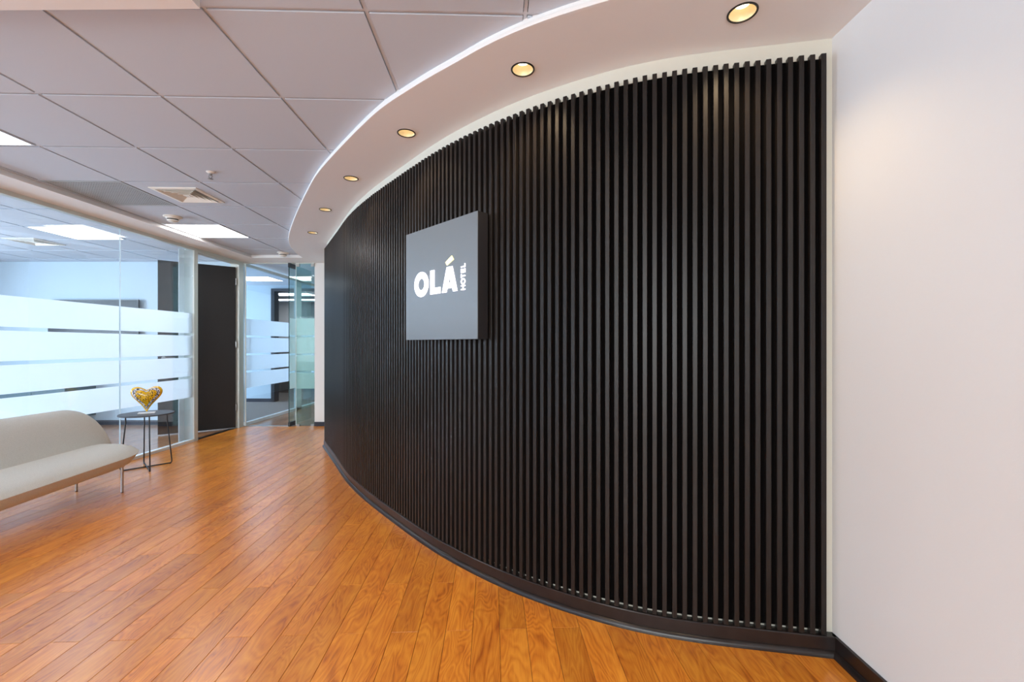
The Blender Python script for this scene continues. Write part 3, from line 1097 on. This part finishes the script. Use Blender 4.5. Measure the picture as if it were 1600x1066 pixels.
struct(MB().box(-1.9, -1.8, Y_T + 0.12, 13.0, 0, H_T).build('wall_corridor_right', M['wall']), 'white right wall of the corridor beyond')
led_panel([(-5.05, 8.05), (-4.45, 8.05), (-4.45, 8.62), (-5.05, 8.62)], H_T, 'glowing ceiling panel in the office just beyond the black door')
led_panel([(-5.9, 10.6), (-4.9, 10.6), (-4.9, 11.2), (-5.9, 11.2)], H_T, 'long glowing ceiling panel seen through the far doorway, nearer one')
led_panel([(-6.6, 12.0), (-5.2, 12.0), (-5.2, 12.45), (-6.6, 12.45)], H_T, 'long glowing ceiling panel seen through the far doorway, farther one')
led_panel([(-3.0, 8.0), (-2.4, 8.0), (-2.4, 8.6), (-3.0, 8.6)], H_T, 'glowing ceiling panel of the corridor beyond the glass door')
t = thing('storage_cabinet', 'brown storage cabinet in the back office seen through the doorway', 'cabinet', (-6.3, 11.2, 0))
MB().box(-7.4, -5.2, 11.0, 11.45, 0.0, 1.05).build('body', M['cabinet'], t)
for n in range(4):
    xa = -7.4 + n * 0.55
    MB().box(xa + 0.005, xa + 0.545, 10.98, 11.0, 0.04, 1.03).build('door', M['cabinet'], t)
t = thing('low_cabinet', 'dark low cabinet just inside the far doorway', 'cabinet', (-4.2, 9.6, 0))
MB().box(-4.46, -4.02, 9.42, 9.85, 0.0, 0.82).build('body', M['slate'], t)
MB().box(-4.455, -4.025, 9.405, 9.42, 0.02, 0.80).build('door', M['slate'], t)

# ------------------------------------------------------------------ sign
TL = Vector((-0.646, 2.688)); TR = Vector((-0.172, 2.194))
U = (TR - TL).normalized()
WS = (TR - TL).length
NIN = Vector((-U.y, U.x))               # into the wall
if NIN.y < 0:
    NIN = -NIN
Z0, ZS = 1.2275, 0.6395
# local: x along the face, y up, z out of the face towards the lobby
TS = Matrix(((U.x, 0, -NIN.x, TL.x), (U.y, 0, -NIN.y, TL.y), (0, 1, 0, Z0), (0, 0, 0, 1)))
sign = thing('wall_sign', 'square dark grey box sign with lit white lettering on the slatted wall', 'sign', (TL.x, TL.y, Z0))
bevel(MB().box(0.0, WS, 0.0, ZS, -0.070, -0.004, TS).build('case', M['signside'], sign), 0.002)
bevel(MB().box(0.0, WS, 0.0, ZS, -0.004, 0.0, TS).build('face', M['signface'], sign), 0.001)
zl0, zl1 = -0.001, 0.004


def letter(polys, mat, nm='letter'):
    mb = MB()
    for p in polys:
        mb.prism(p, zl0, zl1, TS)
    return mb.build(nm, mat, sign)


def ringpoly(cx, cy, ax, ay, bx, by, n=40):
    mb = MB()
    vs, fs = [], []
    for z in (zl0, zl1):
        for k in range(n):
            a = 2 * PI * k / n
            vs.append((cx + ax * math.cos(a), cy + ay * math.sin(a), z))
        for k in range(n):
            a = 2 * PI * k / n
            vs.append((cx + bx * math.cos(a), cy + by * math.sin(a), z))
    for k in range(n):
        m = (k + 1) % n
        fs += [(2 * n + k, 2 * n + m, 3 * n + m, 3 * n + k), (k, m, 2 * n + m, 2 * n + k), (n + k, n + m, 3 * n + m, 3 * n + k), (k, m, n + m, n + k)]
    mb.add([tuple(TS @ Vector(v)) for v in vs], fs)
    return mb.build('letter', M['letter'], sign)


ringpoly(0.1750, 0.3210, 0.0745, 0.0725, 0.0335, 0.0340)
letter([[(0.2685, 0.2545), (0.3675, 0.2545), (0.3675, 0.2890), (0.2685, 0.2890)], [(0.2685, 0.2890), (0.3085, 0.2890), (0.3085, 0.3895), (0.2685, 0.3895)]], M['letter'])
letter([[(0.383, 0.2540), (0.4245, 0.2540), (0.4325, 0.2745), (0.4415, 0.3035), (0.4515, 0.3370), (0.4515, 0.3895), (0.4270, 0.3895)],
        [(0.4515, 0.3370), (0.4620, 0.3035), (0.4760, 0.2745), (0.4845, 0.2540), (0.5220, 0.2540), (0.4785, 0.3895), (0.4515, 0.3895)],
        [(0.4325, 0.2745), (0.4760, 0.2745), (0.4620, 0.3035), (0.4415, 0.3035)]], M['letter'])
letter([[(0.4293, 0.3985), (0.4900, 0.4235), (0.4735, 0.4460), (0.4155, 0.4170)]], M['accent'], 'accent_mark')
# HOTEL, reading upwards: letter tops at x=0.553, feet at x=0.588
ta, fe = 0.5530, 0.5885
st = 0.0060
box = lambda x0, x1, y0, y1: [(x0, y0), (x1, y0), (x1, y1), (x0, y1)]
letter([box(ta, fe, 0.2540, 0.2540 + st), box(ta, fe, 0.2790 - st, 0.2790), box((ta + fe) / 2 - st / 2, (ta + fe) / 2 + st / 2, 0.2540 + st, 0.2790 - st)], M['letter'])
ringpoly((ta + fe) / 2, 0.2985, 0.0183, 0.0165, 0.0113, 0.0098, 28)
letter([box(ta, ta + st, 0.3165, 0.3375), box(ta + st, fe, 0.3236, 0.3304)], M['letter'])
letter([box(ta, fe, 0.3430, 0.3430 + st), box(ta, ta + st, 0.3430 + st, 0.3650), box(fe - st, fe, 0.3430 + st, 0.3650), box((ta + fe) / 2 - st / 2, (ta + fe) / 2 + st / 2, 0.3430 + st, 0.3630)], M['letter'])
letter([box(ta, fe, 0.3715, 0.3715 + st), box(fe - st, fe, 0.3715 + st, 0.3905)], M['letter'])

# ------------------------------------------------------------------ sofa
SA = Vector((-3.085, 3.90))
u_ = Vector((0.102, -0.995)).normalized()      # along the sofa, towards the camera
v_ = Vector((-0.995, -0.102)).normalized()     # towards its back
LS = 2.05


def sw(u, v, z):
    p = SA + u_ * u + v_ * v
    return (p.x, p.y, z)


sofa = thing('sofa', 'pale grey wool sofa with a rounded back before the frosted glass', 'sofa', (*(SA + u_ * 1.0 + v_ * 0.4), 0))


def stadium(hv, hu, L, n=20):
    """points (spine u, du, dv) of a long rounded outline"""
    out = []
    for k in range(n + 1):
        a = -PI / 2 + PI * k / n - PI        # far end, u small
        out.append((hu, hu * math.cos(a + 0) if False else -hu * math.cos(-PI / 2 + PI * k / n), hv * math.sin(-PI / 2 + PI * k / n)))
    m = 14
    for k in range(1, m):
        out.append((hu + (L - 2 * hu) * k / m, 0.0, hv))
    for k in range(n + 1):
        b = PI / 2 - PI * k / n
        out.append((L - hu, hu * math.cos(b), hv * math.sin(b)))
    for k in range(1, m):
        out.append((L - hu - (L - 2 * hu) * k / m, 0.0, -hv))
    return out


OUT = stadium(0.385, 0.44, LS)
prof = [(0.02, 0.366), (0.30, 0.366), (0.55, 0.364), (0.72, 0.358), (0.84, 0.346), (0.93, 0.327), (1.0, 0.302),
        (0.94, 0.263), (0.88, 0.234), (0.83, 0.217), (0.75, 0.210), (0.02, 0.210)]
vs, fs = [], []
n = len(OUT)
for s, z in prof:
    for su, du, dv in OUT:
        vs.append(sw(su + du * s, 0.385 + dv * s, z))
for i in range(len(prof) - 1):
    for k in range(n):
        k2 = (k + 1) % n
        fs.append((i * n + k, i * n + k2, (i + 1) * n + k2, (i + 1) * n + k))
fs += [tuple(range(n)), tuple(range((len(prof) - 1) * n, len(prof) * n))]
MB().add(vs, fs).build('seat', M['fabric'], sofa, smooth=True, sharp=60)
def back_point(u, w, th):
    """u along, w up from 0.27, th out of the back's mid plane"""
    z = 0.235 + w
    lean = 0.26 * (w - 0.035) + 0.10 * w * w
    return sw(u, 0.47 + lean + th, z)


# outline of the back in (u, w): rounded shoulders
def back_outline(n=22):
    pts = []
    L0, L1, top, ru = -0.07, LS + 0.07, 0.433, 0.40
    for k in range(n + 1):
        a = PI / 2 * k / n
        pts.append((L0 + ru - ru * math.cos(a) ** 0.80, top * math.sin(a) ** 0.80))
    for k in range(1, 14):
        pts.append((L0 + ru + (L1 - L0 - 2 * ru) * k / 14, top + 0.008 * math.sin(PI * k / 14)))
    for k in range(n + 1):
        a = PI / 2 * (1 - k / n)
        pts.append((L1 - ru + ru * math.cos(a) ** 0.80, top * math.sin(a) ** 0.80))
    return pts


BO = back_outline()
base_n = len(BO)
inner = [(min(max(u, 0.50), LS - 0.50), 0.10) for u, w in BO]
ringsb = [(0.0, -0.082), (0.45, -0.080), (0.70, -0.074), (0.86, -0.058), (0.95, -0.034), (0.99, -0.012), (1.0, 0.006), (0.985, 0.028), (0.93, 0.048), (0.75, 0.062), (0.0, 0.066)]
vs, fs = [], []
for s, th in ringsb:
    for (u, w), (iu, iw) in zip(BO, inner):
        ww = iw + (w - iw) * s
        vs.append(back_point(iu + (u - iu) * s, ww, th))
for i in range(len(ringsb) - 1):
    for k in range(base_n - 1):
        fs.append((i * base_n + k, i * base_n + k + 1, (i + 1) * base_n + k + 1, (i + 1) * base_n + k))
# close the underside strip
for i in range(len(ringsb) - 1):
    pass
first = [i * base_n for i in range(len(ringsb))]
last = [i * base_n + base_n - 1 for i in range(len(ringsb))]
fs.append(tuple(first + last[::-1]))
MB().add(vs, fs).build('backrest', M['fabric'], sofa, smooth=True, sharp=80)
for x, y in ((-3.157, 3.57), (-3.556, 3.60), (-3.02, 2.28), (-3.42, 2.30)):
    MB().tube([(x, y, 0.23), (x, y, 0.004)], [0.0105, 0.0085], 12).build('leg', M['steel'], sofa, smooth=True)
    MB().lathe([(0.0095, 0.0), (0.0095, 0.005)], 12, Matrix.Translation((x, y, 0))).build('foot', M['blackmetal'], sofa)

# ------------------------------------------------------------------ side table and heart
tc = Vector((-3.57, 4.31))
tab = thing('side_table', 'round dark side table on crossed black wire legs by the glass', 'side table', (tc.x, tc.y, 0))
bevel(MB().lathe([(0.218, 0.517), (0.218, 0.529)], 56, Matrix.Translation((tc.x, tc.y, 0))).build('tabletop', M['tabletop'], tab, smooth=True), 0.002)
for d1, d2 in (((-0.13, -0.147), (0.13, 0.152)), ((0.165, -0.162), (-0.155, 0.152))):
    a, b = Vector((tc.x + d1[0], tc.y + d1[1])), Vector((tc.x + d2[0], tc.y + d2[1]))
    mid = tc
    at = lambda p, f: mid + (p - mid) * f
    P = []
    r = 0.0056
    for f, z in ((0.80, 0.519), (0.80, 0.445), (0.815, 0.42), (0.985, 0.045), (0.99, 0.022), (0.96, 0.010), (0.90, r + 0.001)):
        q = at(a, f); P.append((q.x, q.y, z))
    for f, z in ((0.90, r + 0.001), (0.96, 0.010), (0.99, 0.022), (0.985, 0.045), (0.815, 0.42), (0.80, 0.445), (0.80, 0.519)):
        q = at(b, f); P.append((q.x, q.y, z))
    MB().tube(P, r, 10).build('leg_frame', M['blackmetal'], tab, smooth=True)
    for p in (a, b):
        q = at(p, 0.93)
        MB().lathe([(0.007, 0.0), (0.007, 0.005)], 10, Matrix.Translation((q.x, q.y, 0))).build('glide', M['blackmetal'], tab)

heart = thing('heart_sculpture', 'glossy yellow heart sculpture with black and white collage on the side table', 'sculpture', (tc.x, tc.y, 0.529))
hr = math.radians(33)
TH = Matrix.Translation((tc.x, tc.y, 0.529)) @ Matrix.Rotation(hr, 4, 'Z')
MB().box(-0.065, 0.065, -0.045, 0.045, 0.0, 0.008, TH).build('base', M['paper'], heart)
# outline: two round shoulders running into a long tapering tip
half = [(0.0, 0.222), (0.022, 0.236), (0.050, 0.252), (0.080, 0.257), (0.106, 0.247), (0.122, 0.225), (0.124, 0.198), (0.113, 0.168), (0.092, 0.138),
        (0.066, 0.108), (0.042, 0.078), (0.024, 0.052), (0.013, 0.028), (0.006, 0.010), (0.0, 0.006)]
half = [tuple(p) for p in resample(half, 0.012, 0.03)]
outl = half + [(-x, z) for x, z in half[::-1][1:-1]]
cen = (0.0, 0.165)
ring_s = [1.0, 0.97, 0.92, 0.84, 0.74, 0.62, 0.48, 0.32, 0.15]
vs, fs, rho = [], [], []
n = len(outl)
for sgn in (-1, 1):
    for s in ring_s:
        for x, z in outl:
            th = 0.062 * math.sqrt(max(0, 1 - s * s)) * min(1.0, 0.12 + (cen[1] + (z - cen[1]) * s) / 0.15)
            vs.append((cen[0] + (x - cen[0]) * s, sgn * th, cen[1] + (z - cen[1]) * s + 0.006))
            rho.append(s if sgn < 0 else 1.0)
    vs.append((cen[0], sgn * 0.062, cen[1] + 0.006))
    rho.append(0.0 if sgn < 0 else 1.0)
m = len(ring_s) * n + 1
for sd in (0, 1):
    b = sd * m
    for i in range(len(ring_s) - 1):
        for k in range(n):
            k2 = (k + 1) % n
            fs.append((b + i * n + k, b + i * n + k2, b + (i + 1) * n + k2, b + (i + 1) * n + k))
    for k in range(n):
        fs.append((b + (len(ring_s) - 1) * n + k, b + (len(ring_s) - 1) * n + (k + 1) % n, b + m - 1))
for k in range(n):                 # join the two shells at their rims
    k2 = (k + 1) % n
    fs.append((k, k2, m + k2, m + k))
hb = MB().add([tuple(TH @ Vector(v)) for v in vs], fs).build('heart', M['heart'], heart, smooth=True, sharp=80)
at_ = hb.data.attributes.new('rho', 'FLOAT', 'POINT')
at_.data.foreach_set('value', rho)
